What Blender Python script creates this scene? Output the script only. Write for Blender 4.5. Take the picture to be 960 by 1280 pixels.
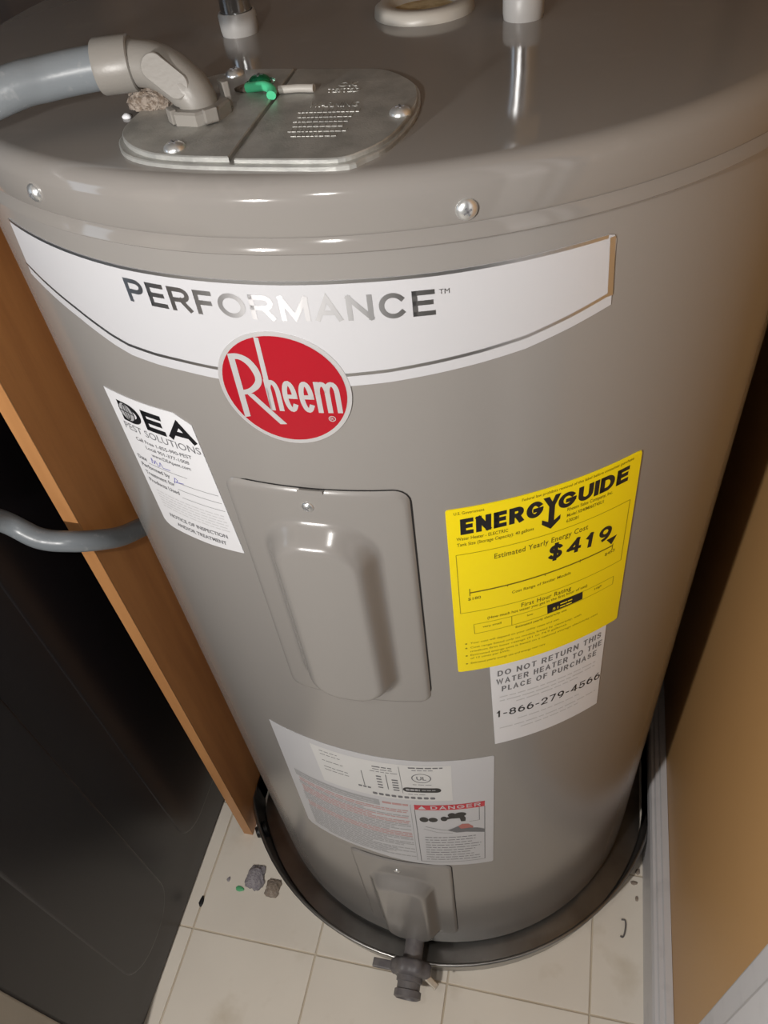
import bpy, bmesh, math, random
from mathutils import Vector, Matrix
random.seed(7)
for o in list(bpy.data.objects): bpy.data.objects.remove(o, do_unlink=True)
scene = bpy.context.scene
COL = scene.collection

# ------------------------------------------------------------------ camera
CAM_POS = Vector((0.14584, -0.60282, 1.25824))
CAM_F = Vector((-0.217085, 0.660753, -0.718526))
CAM_R = Vector((0.972364, 0.211166, -0.099589))
CAM_U = Vector((-0.085925, 0.720288, 0.688333))
cam_d = bpy.data.cameras.new('camera')
cam_d.sensor_fit = 'VERTICAL'; cam_d.sensor_height = 36.0
cam_d.lens = 979.68 / 1280 * 36.0
cam_d.clip_start = 0.01
cam = bpy.data.objects.new('camera', cam_d); COL.objects.link(cam)
cam.matrix_world = Matrix(((CAM_R.x, CAM_U.x, -CAM_F.x, CAM_POS.x),
                           (CAM_R.y, CAM_U.y, -CAM_F.y, CAM_POS.y),
                           (CAM_R.z, CAM_U.z, -CAM_F.z, CAM_POS.z), (0, 0, 0, 1)))
scene.camera = cam

# ------------------------------------------------------------------ world, lamps, exposure
w = bpy.data.worlds.new('world'); scene.world = w; w.use_nodes = True
w.node_tree.nodes['Background'].inputs[0].default_value = (0.80, 0.88, 1.0, 1)
w.node_tree.nodes['Background'].inputs[1].default_value = 0.028

def lamp(name, kind, loc, energy, color, size=0.1, target=None, size_y=None):
    d = bpy.data.lights.new(name, kind); d.energy = energy; d.color = color
    if kind == 'AREA':
        d.shape = 'RECTANGLE' if size_y else 'DISK'; d.size = size
        if size_y: d.size_y = size_y
    else: d.shadow_soft_size = size
    o = bpy.data.objects.new(name, d); COL.objects.link(o); o.location = loc
    if target is not None:
        o.rotation_euler = (Vector(target) - Vector(loc)).to_track_quat('-Z', 'Y').to_euler()
    return o
# assumed hand-held torch of the phone beside the lens, unseen point light added in the room as fill for gentler falloff, cool area light added for an assumed, unseen window at the left of the room
lamp('assumed_phone_torch', 'POINT', (0.012, -0.575, 1.250), 2.5, (1.0, 0.97, 0.93), 0.008)
lamp('room_fill', 'POINT', (-0.285, -1.08, 1.19), 28.0, (1.0, 0.96, 0.92), 0.020)
lamp('assumed_window_light', 'AREA', (-2.1, -1.3, 1.20), 7.0, (0.70, 0.84, 1.0), 0.9, (0, 0, 0.8), 1.1)

scene.view_settings.view_transform = 'Standard'
scene.view_settings.look = 'None'
scene.view_settings.gamma = 1
scene.view_settings.exposure = 0.0
scene.view_settings.use_curve_mapping = False

# ------------------------------------------------------------------ materials
def mat(name, col, rough=0.5, metal=0.0, spec=0.5, noise=None, bump=None, coat=0.0, coat_rough=0.1, stretch=(1, 1, 1), coord='Object'):
    """noise=(scale, colour2, low, high) mixes a second colour, bump=(scale, strength)"""
    m = bpy.data.materials.new(name); m.use_nodes = True
    nt = m.node_tree; b = nt.nodes['Principled BSDF']
    b.inputs['Base Color'].default_value = (*col, 1)
    b.inputs['Roughness'].default_value = rough
    b.inputs['Metallic'].default_value = metal
    b.inputs['Specular IOR Level'].default_value = spec
    b.inputs['Coat Weight'].default_value = coat
    b.inputs['Coat Roughness'].default_value = coat_rough
    tc = nt.nodes.new('ShaderNodeTexCoord'); mp = nt.nodes.new('ShaderNodeMapping')
    mp.inputs['Scale'].default_value = stretch
    nt.links.new(tc.outputs[coord], mp.inputs['Vector'])
    if noise:
        n = nt.nodes.new('ShaderNodeTexNoise'); n.inputs['Scale'].default_value = noise[0]; n.inputs['Detail'].default_value = 6
        r = nt.nodes.new('ShaderNodeValToRGB')
        r.color_ramp.elements[0].position = noise[2]; r.color_ramp.elements[1].position = noise[3]
        r.color_ramp.elements[0].color = (*col, 1); r.color_ramp.elements[1].color = (*noise[1], 1)
        nt.links.new(mp.outputs[0], n.inputs['Vector']); nt.links.new(n.outputs['Fac'], r.inputs[0])
        nt.links.new(r.outputs[0], b.inputs['Base Color'])
    if bump:
        n = nt.nodes.new('ShaderNodeTexNoise'); n.inputs['Scale'].default_value = bump[0]; n.inputs['Detail'].default_value = 4
        bp = nt.nodes.new('ShaderNodeBump'); bp.inputs['Strength'].default_value = bump[1]; bp.inputs['Distance'].default_value = 0.002
        nt.links.new(mp.outputs[0], n.inputs['Vector']); nt.links.new(n.outputs['Fac'], bp.inputs['Height'])
        nt.links.new(bp.outputs[0], b.inputs['Normal'])
    return m
M = {}
M['paint'] = mat('taupe_enamel', (0.270, 0.255, 0.240), 0.21, 0, 0.5, bump=(350, 0.015))
M['paint_top'] = mat('taupe_enamel_gloss', (0.245, 0.229, 0.213), 0.09, 0, 0.5, noise=(38, (0.27, 0.252, 0.235), 0.62, 0.80))
M['white'] = mat('sticker_white', (0.55, 0.55, 0.57), 0.35)
M['offwhite'] = mat('sticker_paper', (0.72, 0.72, 0.74), 0.5)
M['white_panel'] = mat('sticker_panel_white', (0.66, 0.655, 0.645), 0.5)
M['foil'] = mat('silver_foil', (0.66, 0.66, 0.67), 0.34, 1.0)
M['foil_text'] = mat('brushed_foil_print', (0.42, 0.415, 0.42), 0.32, 1.0)
_b = M['foil_text'].node_tree.nodes['Principled BSDF']; _b.inputs['Anisotropic'].default_value = 0.9; _b.inputs['Anisotropic Rotation'].default_value = 0.25; _b.inputs['Roughness'].default_value = 0.50
M['red_foil'] = mat('red_foil', (0.50, 0.003, 0.018), 0.34, 0.35, coat=0.4)
M['badge_silver'] = mat('badge_silver_print', (0.72, 0.71, 0.72), 0.40, 0.55)
M['ink'] = mat('black_ink', (0.008, 0.008, 0.010), 0.45)
M['ink_grey'] = mat('grey_ink', (0.16, 0.16, 0.17), 0.6)
M['ink_pale'] = mat('pale_grey_ink', (0.37, 0.37, 0.38), 0.6)
M['ink_faint'] = mat('faint_grey_ink', (0.54, 0.54, 0.55), 0.6)
M['ink_blue'] = mat('blue_pen', (0.16, 0.15, 0.45), 0.6)
M['ink_red'] = mat('red_ink', (0.55, 0.03, 0.05), 0.5)
M['ink_pink'] = mat('faded_red_ink', (0.52, 0.30, 0.29), 0.6)
M['skin_ink'] = mat('printed_hand', (0.45, 0.16, 0.14), 0.6)
M['yellow'] = mat('yellow_label', (0.95, 0.75, 0.0), 0.42)
M['ink_brown'] = mat('ink_on_yellow', (0.16, 0.12, 0.0), 0.5)
M['ink_olive'] = mat('fine_ink_on_yellow', (0.34, 0.26, 0.0), 0.5)
M['galv'] = mat('galvanised_plate', (0.50, 0.50, 0.475), 0.46, 0.55, noise=(70, (0.34, 0.34, 0.325), 0.35, 0.68), bump=(900, 0.10))
M['galv_pan'] = mat('aluminium_pan', (0.40, 0.395, 0.385), 0.33, 1.0, noise=(14, (0.27, 0.26, 0.245), 0.4, 0.7))
M['zinc'] = mat('zinc_screw', (0.78, 0.79, 0.79), 0.30, 0.85)
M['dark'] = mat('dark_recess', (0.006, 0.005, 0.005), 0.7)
M['chrome'] = mat('steel_pipe', (0.55, 0.56, 0.57), 0.18, 1.0)
M['pvc'] = mat('grey_fitting_plastic', (0.235, 0.220, 0.200), 0.38, bump=(500, 0.05))
M['conduit'] = mat('grey_conduit_plastic', (0.195, 0.215, 0.232), 0.33, noise=(160, (0.27, 0.285, 0.295), 0.60, 0.75), bump=(220, 0.06))
M['collar'] = mat('translucent_white_plastic', (0.38, 0.37, 0.36), 0.4)
M['port'] = mat('cream_port_plastic', (0.46, 0.43, 0.385), 0.35)
M['foam'] = mat('foam_insulation', (0.55, 0.44, 0.26), 0.9, noise=(90, (0.38, 0.27, 0.13), 0.4, 0.6), bump=(300, 0.5))
M['green'] = mat('green_screw_enamel', (0.02, 0.30, 0.14), 0.2, 0.7)
M['green_wire'] = mat('green_wire_jacket', (0.08, 0.55, 0.28), 0.4)
M['grey_wire'] = mat('grey_wire_jacket', (0.38, 0.36, 0.33), 0.5)
M['lint'] = mat('dust_lint', (0.30, 0.25, 0.21), 0.95, noise=(400, (0.16, 0.12, 0.09), 0.45, 0.6), bump=(500, 1.0))
M['lint_grey'] = mat('grey_lint', (0.30, 0.275, 0.30), 0.95, noise=(200, (0.42, 0.39, 0.41), 0.4, 0.6), bump=(500, 1.0))
M['lint_brown'] = mat('brown_lint', (0.29, 0.23, 0.18), 0.95, noise=(200, (0.42, 0.35, 0.29), 0.4, 0.6), bump=(500, 1.0))
M['valve'] = mat('grey_valve_plastic', (0.13, 0.12, 0.125), 0.5, noise=(60, (0.18, 0.165, 0.16), 0.4, 0.6))
M['brass'] = mat('pale_metal', (0.70, 0.66, 0.58), 0.3, 1.0)
M['wood'] = mat('orange_stained_wood', (0.74, 0.325, 0.105), 0.36, 0, 0.45, noise=(5, (0.58, 0.235, 0.072), 0.35, 0.70), stretch=(9, 9, 0.8), bump=(60, 0.05))
M['wood_edge'] = mat('wood_edge_band', (0.60, 0.29, 0.11), 0.40, 0, 0.45, noise=(6, (0.48, 0.22, 0.08), 0.35, 0.7), stretch=(9, 9, 0.8))
M['dryer'] = mat('dark_graphite_steel', (0.020, 0.018, 0.021), 0.30, 0.35, 0.5)
M['dryer_trim'] = mat('black_plastic_trim', (0.010, 0.010, 0.011), 0.45)
M['tile'] = mat('cream_floor_tile', (0.88, 0.815, 0.71), 0.42, 0, 0.4, noise=(4.5, (0.79, 0.725, 0.63), 0.35, 0.75), bump=(25, 0.05))
_nt = M['tile'].node_tree; _b = _nt.nodes['Principled BSDF']; _src = _b.inputs['Base Color'].links[0].from_socket
_ge = _nt.nodes.new('ShaderNodeNewGeometry'); _n = _nt.nodes.new('ShaderNodeTexNoise'); _n.inputs['Scale'].default_value = 13; _n.inputs['Detail'].default_value = 5
_r = _nt.nodes.new('ShaderNodeValToRGB'); _r.color_ramp.elements[0].position = 0.58; _r.color_ramp.elements[1].position = 0.80
_mx = _nt.nodes.new('ShaderNodeMixRGB'); _mx.inputs[2].default_value = (0.66, 0.58, 0.46, 1)
_nt.links.new(_ge.outputs['Position'], _n.inputs['Vector']); _nt.links.new(_n.outputs['Fac'], _r.inputs[0]); _nt.links.new(_r.outputs[0], _mx.inputs[0])
_nt.links.new(_src, _mx.inputs[1]); _nt.links.new(_mx.outputs[0], _b.inputs['Base Color'])
M['grout'] = mat('tan_grout', (0.56, 0.48, 0.37), 0.8, noise=(14, (0.66, 0.59, 0.48), 0.35, 0.65))
M['wall'] = mat('tan_wall_paint', (0.57, 0.33, 0.135), 0.42, 0, 0.35, bump=(45, 0.05))
M['wall_back'] = mat('brown_wall_darkened', (0.13, 0.072, 0.036), 0.5, noise=(3, (0.09, 0.05, 0.026), 0.4, 0.6), stretch=(6, 6, 0.6))  # unseen wall, colour darkened so the glossy heater top reflects dark
M['trim'] = mat('white_trim_paint', (0.62, 0.61, 0.62), 0.42, noise=(30, (0.52, 0.51, 0.52), 0.55, 0.8))
M['trim_beige'] = mat('beige_trim_paint', (0.40, 0.35, 0.28), 0.5)
M['ceiling'] = mat('ceiling_paint', (0.5, 0.45, 0.4), 0.8)
M['green_scrap'] = mat('green_plastic_scrap', (0.12, 0.50, 0.22), 0.5)
M['copper'] = mat('copper_pipe', (0.75, 0.40, 0.20), 0.25, 1.0)

# ------------------------------------------------------------------ helpers
def mesh_obj(name, bm, material, parent=None, smooth=False, angle=35):
    me = bpy.data.meshes.new(name)
    bmesh.ops.recalc_face_normals(bm, faces=bm.faces[:]) if smooth is not None else None
    bm.to_mesh(me); bm.free()
    mats = material if isinstance(material, (list, tuple)) else [material]
    for m_ in mats: me.materials.append(M[m_])
    if smooth:
        for p in me.polygons: p.use_smooth = True
        me.set_sharp_from_angle(angle=math.radians(angle))
    o = bpy.data.objects.new(name, me); COL.objects.link(o)
    if parent: o.parent = parent
    return o
def tag(o, label=None, cat=None, group=None, kind=None):
    if label: o['label'] = label
    if cat: o['category'] = cat
    if group: o['group'] = group
    if kind: o['kind'] = kind
    return o
def empty(name, loc=(0, 0, 0)):
    o = bpy.data.objects.new(name, None); COL.objects.link(o); o.location = loc; o.empty_display_size = 0.05
    return o
def box(bm, x0, x1, y0, y1, z0, z1, bev=0.0, mi=0):
    r = bmesh.ops.create_cube(bm, size=1.0)
    for v in r['verts']:
        v.co = Vector(((x0 + x1) / 2 + v.co.x * (x1 - x0), (y0 + y1) / 2 + v.co.y * (y1 - y0), (z0 + z1) / 2 + v.co.z * (z1 - z0)))
    if bev:
        es = list({e for v in r['verts'] for e in v.link_edges})
        bmesh.ops.bevel(bm, geom=es, offset=bev, segments=2, affect='EDGES', profile=0.6)
def lathe(bm, prof, seg=64, xf=None, clamp=None, wob=None):
    """prof: list of (r, z); closed at r=0 ends"""
    xf = xf or Matrix.Identity(4); rings = []
    for r, z in prof:
        if r < 1e-6: rings.append([bm.verts.new(xf @ Vector((0, 0, z)))]); continue
        ring = []
        for i in range(seg):
            a = 2 * math.pi * i / seg; rr = r * (wob(a) if wob else 1)
            p = Vector((rr * math.sin(a), -rr * math.cos(a), z))
            if clamp: p.x = min(max(p.x, clamp[0]), clamp[1])
            ring.append(bm.verts.new(xf @ p))
        rings.append(ring)
    for a, b in zip(rings[:-1], rings[1:]):
        if len(a) == 1 and len(b) == 1: continue
        for i in range(seg):
            j = (i + 1) % seg
            if len(a) == 1: bm.faces.new((a[0], b[i], b[j]))
            elif len(b) == 1: bm.faces.new((a[i], b[0], a[j]))
            else: bm.faces.new((a[i], b[i], b[j], a[j]))
def tube(bm, pts, rad, seg=20, caps=True):
    pts = [Vector(p) for p in pts]; n = len(pts)
    rads = rad if isinstance(rad, (list, tuple)) else [rad] * n
    t0 = (pts[1] - pts[0]).normalized()
    nrm = t0.orthogonal().normalized(); rings = []
    for i, p in enumerate(pts):
        t = (pts[min(i + 1, n - 1)] - pts[max(i - 1, 0)]).normalized()
        nrm = (nrm - t * nrm.dot(t)).normalized(); bi = t.cross(nrm)
        rings.append([bm.verts.new(p + (nrm * math.cos(2 * math.pi * k / seg) + bi * math.sin(2 * math.pi * k / seg)) * rads[i]) for k in range(seg)])
    for a, b in zip(rings[:-1], rings[1:]):
        for k in range(seg): bm.faces.new((a[k], a[(k + 1) % seg], b[(k + 1) % seg], b[k]))
    if caps: bm.faces.new(rings[0][::-1]); bm.faces.new(rings[-1])
def spline(pts, n=10):
    P = [Vector(p) for p in pts]; P = [P[0] * 2 - P[1]] + P + [P[-1] * 2 - P[-2]]; out = []
    for i in range(1, len(P) - 2):
        for k in range(n):
            t = k / n; a, b, c, d = P[i - 1:i + 3]
            out.append(0.5 * ((2 * b) + (c - a) * t + (2 * a - 5 * b + 4 * c - d) * t * t + (3 * b - a - 3 * c + d) * t ** 3))
    out.append(P[-2]); return out
def frame(pos, normal, up=(0, 0, 1)):
    n = Vector(normal).normalized(); u = Vector(up); x = u.cross(n)
    if x.length < 1e-4: x = Vector((1, 0, 0))
    x.normalize(); y = n.cross(x)
    return Matrix(((x.x, y.x, n.x, pos[0]), (x.y, y.y, n.y, pos[1]), (x.z, y.z, n.z, pos[2]), (0, 0, 0, 1)))
def screw(name, pos, normal, r, parent, spin=0.4, material='zinc', washer=0.0):
    bm = bmesh.new(); xf = frame(pos, normal) @ Matrix.Rotation(spin, 4, 'Z'); h = r * 0.62
    prof = [(r * math.sin(a), h * math.cos(a)) for a in [i * math.pi / 2 / 7 for i in range(8)]]
    prof[0] = (0, h); prof += [(r, -0.0008)]
    if washer: prof += [(r + washer, -0.0002), (r + washer, -0.0012)]
    lathe(bm, prof, 24, xf)
    n0 = len(bm.faces)
    for a in (0, math.pi / 2):
        b2 = bmesh.new(); box(b2, -r * .40, r * .40, -r * .085, r * .085, h * .70, h * 1.012)
        b2.transform(xf @ Matrix.Rotation(a, 4, 'Z'))
        mp = [bm.verts.new(v.co) for v in b2.verts]
        b2.verts.index_update()
        for f in b2.faces: bm.faces.new([mp[v.index] for v in f.verts]).material_index = 1
        b2.free()
    return mesh_obj(name, bm, [material, 'ink_grey'], parent, True, 40)

R0 = 0.29
def cyl(s, z, r):       # s = millimetres along the jacket, z = millimetres high
    th = s / 1000 / R0
    return Vector((r * math.sin(th), -r * math.cos(th), z / 1000))
STEP = 4.0
def wrap(bm, r):
    """slice a flat (s,z) mesh every 4 mm and lay it round the jacket at radius r"""
    if not bm.verts: return
    lo = min(v.co.x for v in bm.verts); hi = max(v.co.x for v in bm.verts)
    k = math.ceil(lo / STEP)
    while k * STEP < hi:
        bmesh.ops.bisect_plane(bm, geom=bm.verts[:] + bm.edges[:] + bm.faces[:], dist=1e-4, plane_co=(k * STEP, 0, 0), plane_no=(1, 0, 0)); k += 1
    for v in bm.verts: v.co = cyl(v.co.x, v.co.y, r)
def poly(bm, pts):
    f = bm.faces.new([bm.verts.new((p[0], p[1], 0)) for p in pts])
    return f
def tri(bm): bmesh.ops.triangulate(bm, faces=bm.faces[:])
def fix_out(bm):
    for f in bm.faces:
        f.normal_update(); c = f.calc_center_median()
        if f.normal.x * c.x + f.normal.y * c.y < 0: f.normal_flip()
def sticker(name, pts, material, parent, r=R0 + 0.0005):
    bm = bmesh.new(); poly(bm, pts); tri(bm); wrap(bm, r)
    ex = bmesh.ops.extrude_face_region(bm, geom=bm.faces[:])
    inner = [v for v in ex['geom'] if isinstance(v, bmesh.types.BMVert)]
    for v in inner:
        l = math.hypot(v.co.x, v.co.y); k = (R0 + 0.00008) / l; v.co.x *= k; v.co.y *= k
    return mesh_obj(name, bm, material, parent)
def rrect(s0, s1, z0, z1, rad, n=5):
    out = []
    for cx, cz, a0 in ((s1 - rad, z1 - rad, 0), (s0 + rad, z1 - rad, 90), (s0 + rad, z0 + rad, 180), (s1 - rad, z0 + rad, 270)):
        for i in range(n + 1):
            a = math.radians(a0 + 90 * i / n); out.append((cx + rad * math.cos(a), cz + rad * math.sin(a)))
    return out
def text_geo(body, bold=0.0, spacing=1.0):
    cu = bpy.data.curves.new('t', 'FONT'); cu.body = body; cu.size = 1; cu.offset = bold; cu.resolution_u = 3; cu.space_character = spacing
    ob = bpy.data.objects.new('t', cu); me = bpy.data.meshes.new_from_object(ob)
    vs = [(v.co.x, v.co.y) for v in me.vertices]; fs = [tuple(p.vertices) for p in me.polygons]
    bpy.data.objects.remove(ob); bpy.data.curves.remove(cu); bpy.data.meshes.remove(me)
    return vs, fs
CAPH = max(v[1] for v in text_geo('H')[0]); XH = max(v[1] for v in text_geo('x')[0])
def arc(cx, cy, rx, ry, a0, a1, n=14):
    return [(cx + rx * math.cos(math.radians(a0 + (a1 - a0) * i / n)), cy + ry * math.sin(math.radians(a0 + (a1 - a0) * i / n))) for i in range(n + 1)]
_S = arc(.5, .755, .46, .245, 25, 270) + arc(.5, .255, .5, .255, 90, -155)[1:]
GLYPH = {
 'P': (.80, [[(0, 0), (0, 1)], [(0, 1), (.55, 1)] + arc(.60, .73, .40, .27, 90, -90) + [(0, .46)]]),
 'E': (.74, [[(0, 0), (0, 1)], [(0, 1), (1, 1)], [(0, .52), (.9, .52)], [(0, 0), (1, 0)]]),
 'F': (.70, [[(0, 0), (0, 1)], [(0, 1), (1, 1)], [(0, .50), (.88, .50)]]),
 'R': (.86, [[(0, 0), (0, 1)], [(0, 1), (.55, 1)] + arc(.60, .74, .36, .26, 90, -90) + [(0, .48)], [(.55, .48), (.95, 0)]]),
 'O': (1.0, [arc(.5, .5, .5, .5, 0, 360, 30)]),
 'M': (1.0, [[(0, 0), (0, 1)], [(0, 1), (.5, .06), (1, 1)], [(1, 1), (1, 0)]]),
 'A': (.90, [[(0, 0), (.5, 1), (1, 0)], [(.2, .30), (.8, .30)]]),
 'N': (.86, [[(0, 0), (0, 1)], [(0, 1), (1, 0)], [(1, 0), (1, 1)]]),
 'C': (.92, [arc(.52, .5, .5, .5, 42, 318, 24)]),
 'G': (.98, [arc(.5, .5, .5, .5, 42, 350, 26), [(1, .44), (.58, .44)]]),
 'U': (.84, [[(0, 1), (0, .36)] + arc(.5, .36, .5, .36, 180, 360) + [(1, 1)]]),
 'I': (.16, [[(.5, 0), (.5, 1)]]),
 'D': (.86, [[(0, 0), (0, 1)], [(0, 1), (.4, 1)] + arc(.42, .5, .58, .5, 90, -90) + [(0, 0)]]),
 'Y': (.84, [[(0, 1), (.5, .45), (1, 1)], [(.5, .45), (.5, 0)]]),
 'H': (.80, [[(0, 0), (0, 1)], [(1, 0), (1, 1)], [(0, .52), (1, .52)]]),
 'T': (.76, [[(0, 1), (1, 1)], [(.5, 1), (.5, 0)]]),
 'W': (1.2, [[(0, 1), (.25, 0), (.5, .95), (.75, 0), (1, 1)]]),
 'L': (.64, [[(0, 1), (0, 0)], [(0, 0), (1, 0)]]),
 'S': (.76, [_S]), '$': (.76, [_S, [(.5, -.14), (.5, 1.14)]]),
 '1': (.50, [[(0, .76), (.55, 1)], [(.55, 1), (.55, 0)]]),
 '2': (.74, [arc(.5, .71, .48, .29, 165, -25) + [(0, 0)], [(0, 0), (1, 0)]]),
 '4': (.80, [[(.76, 0), (.76, 1)], [(.76, 1), (0, .27)], [(0, .27), (1, .27)]]),
 '5': (.74, [[(.92, 1), (.14, 1)], [(.14, 1), (.06, .50)] + arc(.46, .31, .54, .31, 132, -155)]),
 '6': (.76, [arc(.5, .32, .5, .32, 0, 360, 24), [(.0, .36)] + arc(.72, .36, .72, .64, 180, 100, 10)]),
 '7': (.72, [[(0, 1), (1, 1)], [(1, 1), (.36, 0)]]),
 '8': (.76, [arc(.5, .76, .43, .24, 0, 360, 24), arc(.5, .26, .5, .26, 0, 360, 24)]),
 '9': (.76, [arc(.5, .68, .5, .32, 0, 360, 24), [(1, .64)] + arc(.28, .64, .72, .64, 0, -80, 10)]),
 '-': (.42, [[(0, .42), (1, .42)]]), ' ': (.34, []),
 'n': (.62, [[(0, 0), (0, 1)], [(0, .60)] + arc(.5, .60, .5, .40, 180, 0) + [(1, 0)]]),
 'e': (.62, [[(0.02, .50), (1, .50)], [(1, .50)] + arc(.5, .5, .5, .5, 0, 315, 22)]),
 'm': (1.02, [[(0, 0), (0, 1)], [(0, .68)] + arc(.25, .68, .25, .32, 180, 0, 10) + [(.5, 0)], [(.5, .68)] + arc(.75, .68, .25, .32, 180, 0, 10) + [(1, 0)]]),
}
def ribbon(pts, t, cap=True):
    P = [Vector(p) for p in pts]; closed = (P[0] - P[-1]).length < 1e-6
    if closed: P = P[:-1]
    P = [p for i, p in enumerate(P) if i == 0 or (p - P[i - 1]).length > 1e-5]
    n = len(P)
    if not closed and cap:
        P[0] = P[0] - (P[1] - P[0]).normalized() * t / 2; P[-1] = P[-1] + (P[-1] - P[-2]).normalized() * t / 2
    L = []; Rr = []
    for i in range(n):
        a = (P[i] - P[i - 1]) if (closed or i) else (P[1] - P[0]); b = (P[(i + 1) % n] - P[i]) if (closed or i < n - 1) else (P[-1] - P[-2])
        a = a.normalized(); b = b.normalized(); na = Vector((-a.y, a.x)); nb = Vector((-b.y, b.x)); m = na + nb
        m = m.normalized() if m.length > 1e-4 else na
        k = min(1 / max(m.dot(na), 0.3), 2.6); L.append(P[i] + m * k * t / 2); Rr.append(P[i] - m * k * t / 2)
    return [(L[i], Rr[i], Rr[(i + 1) % n], L[(i + 1) % n]) for i in range(n if closed else n - 1)]
class Print:
    """flat print of one ink on a sticker"""
    def __init__(self, name, material, parent, r, label=None):
        self.bm = bmesh.new(); self.a = (name, material, parent, r, label)
    def text(self, body, p0, p1, h, bold=0.02, ref=None, spacing=1.0, lean=0.0, top=None):
        vs, fs = text_geo(body, bold, spacing); ref = ref or CAPH
        x0 = min(v[0] for v in vs); x1 = max(v[0] for v in vs); out = []
        for x, y in vs:
            t = (x - x0) / (x1 - x0); yy = y / ref
            out.append(self.bm.verts.new((p0[0] + (p1[0] - p0[0]) * t + lean * yy * h, p0[1] + (p1[1] - p0[1]) * t + yy * h, 0)))
        for f in fs:
            try: self.bm.faces.new([out[i] for i in f])
            except ValueError: pass
        return self
    def strokes(self, body, p0, p1, h, t, gap=0.22, lean=0.0):
        """block lettering drawn with strokes of width t*h, fitted between two baseline ends"""
        tot = sum(GLYPH[c][0] for c in body); L = p1[0] - p0[0]; g = gap * h; k = (L - g * (len(body) - 1)) / tot
        x = p0[0]; tw = t * h
        for c in body:
            wd = GLYPH[c][0] * k
            for st in GLYPH[c][1]:
                q = [(x + tw / 2 + a * max(wd - tw, 0), tw / 2 + b * (h - tw)) for a, b in st]
                if c == 'I': q = [(x + wd / 2, b) for a, b in q]
                for quad in ribbon(q, tw):
                    vs = [self.bm.verts.new((v.x + lean * v.y, p0[1] + (p1[1] - p0[1]) * (v.x - p0[0]) / L + v.y, 0)) for v in quad]
                    self.bm.faces.new(vs)
            x += wd + g
        return self
    def poly(self, pts):
        b = bmesh.new(); poly(b, pts); tri(b); b.verts.index_update()
        mp = [self.bm.verts.new(v.co) for v in b.verts]
        for f in b.faces: self.bm.faces.new([mp[v.index] for v in f.verts])
        b.free(); return self
    def bar(self, p0, p1, wd):
        d = Vector((p1[0] - p0[0], p1[1] - p0[1])); n = Vector((-d.y, d.x)).normalized() * wd / 2
        return self.poly([(p0[0] - n.x, p0[1] - n.y), (p1[0] - n.x, p1[1] - n.y), (p1[0] + n.x, p1[1] + n.y), (p0[0] + n.x, p0[1] + n.y)])
    def line(self, pts, wd, closed=False):
        q = list(pts) + ([pts[0]] if closed else [])
        for a, b in zip(q[:-1], q[1:]): self.bar(a, b, wd)
        return self
    def ring(self, c, a, b, wd, n=40):
        o = [(c[0] + a * math.cos(2 * math.pi * i / n), c[1] + b * math.sin(2 * math.pi * i / n)) for i in range(n)]
        q = [(c[0] + (a - wd) * math.cos(2 * math.pi * i / n), c[1] + (b - wd) * math.sin(2 * math.pi * i / n)) for i in range(n)]
        for i in range(n): j = (i + 1) % n; self.poly([o[i], o[j], q[j], q[i]])
        return self
    def disc(self, c, a, b, n=36): return self.poly([(c[0] + a * math.cos(2 * math.pi * i / n), c[1] + b * math.sin(2 * math.pi * i / n)) for i in range(n)])
    def dashes(self, p0, p1, h, lo=3, hi=11, gap=1.2):
        L = p1[0] - p0[0]; s = 0
        while s < L - 1:
            e = min(L, s + random.uniform(lo, hi)); f = lambda q: p0[1] + (p1[1] - p0[1]) * q / L
            self.bar((p0[0] + s, f(s)), (p0[0] + e, f(e)), h); s = e + gap
        return self
    def done(self):
        name, material, parent, r, label = self.a
        wrap(self.bm, r); fix_out(self.bm)
        o = mesh_obj(name, self.bm, material, parent, None)
        if label: o['label'] = label
        if name in ('lettering', 'fine_print', 'warning_text', 'warning_text_red', 'stamped_text', 'danger_box') and material != 'foil_text': o['kind'] = 'stuff'
        return o

# ------------------------------------------------------------------ the setting
WALL_X = 0.338
bm = bmesh.new(); box(bm, -1.6, 0.60, -2.6, 0.62, -0.06, -0.0022)
floor = tag(mesh_obj('floor', bm, 'grout'), 'cream square tiled floor with tan joints under the heater', kind='structure')
TS = 0.1945; XL = -0.3390; YL = -0.3330; G = 0.0013
tm = bmesh.new(); box(tm, -TS / 2 + G, TS / 2 - G, -TS / 2 + G, TS / 2 - G, -0.006, 0.0, 0.0008)
tme = bpy.data.meshes.new('tile'); tm.to_mesh(tme); tm.free(); tme.materials.append(M['tile'])
for p in tme.polygons: p.use_smooth = False
for i in range(-6, 4):
    for j in range(-8, 5):
        o = bpy.data.objects.new('tile', tme); COL.objects.link(o); o.parent = floor
        o.location = (XL + (i + 0.5) * TS, YL + (j + 0.5) * TS, random.uniform(-0.0003, 0.0))
        o.rotation_euler = (0, 0, 0)
def wallbox(name, b, m_, label):
    bm = bmesh.new(); box(bm, *b); return tag(mesh_obj(name, bm, m_), label, kind='structure')
wallbox('wall_right', (WALL_X, WALL_X + 0.10, -0.40, 0.52, 0.0, 2.4), 'wall', 'tan painted closet wall to the right of the heater')
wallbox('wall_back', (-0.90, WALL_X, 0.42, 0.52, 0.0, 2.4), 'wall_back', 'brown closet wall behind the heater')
wallbox('ceiling', (-1.6, 0.60, -2.6, 0.62, 2.40, 2.46), 'ceiling', 'ceiling over the closet and room')
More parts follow.
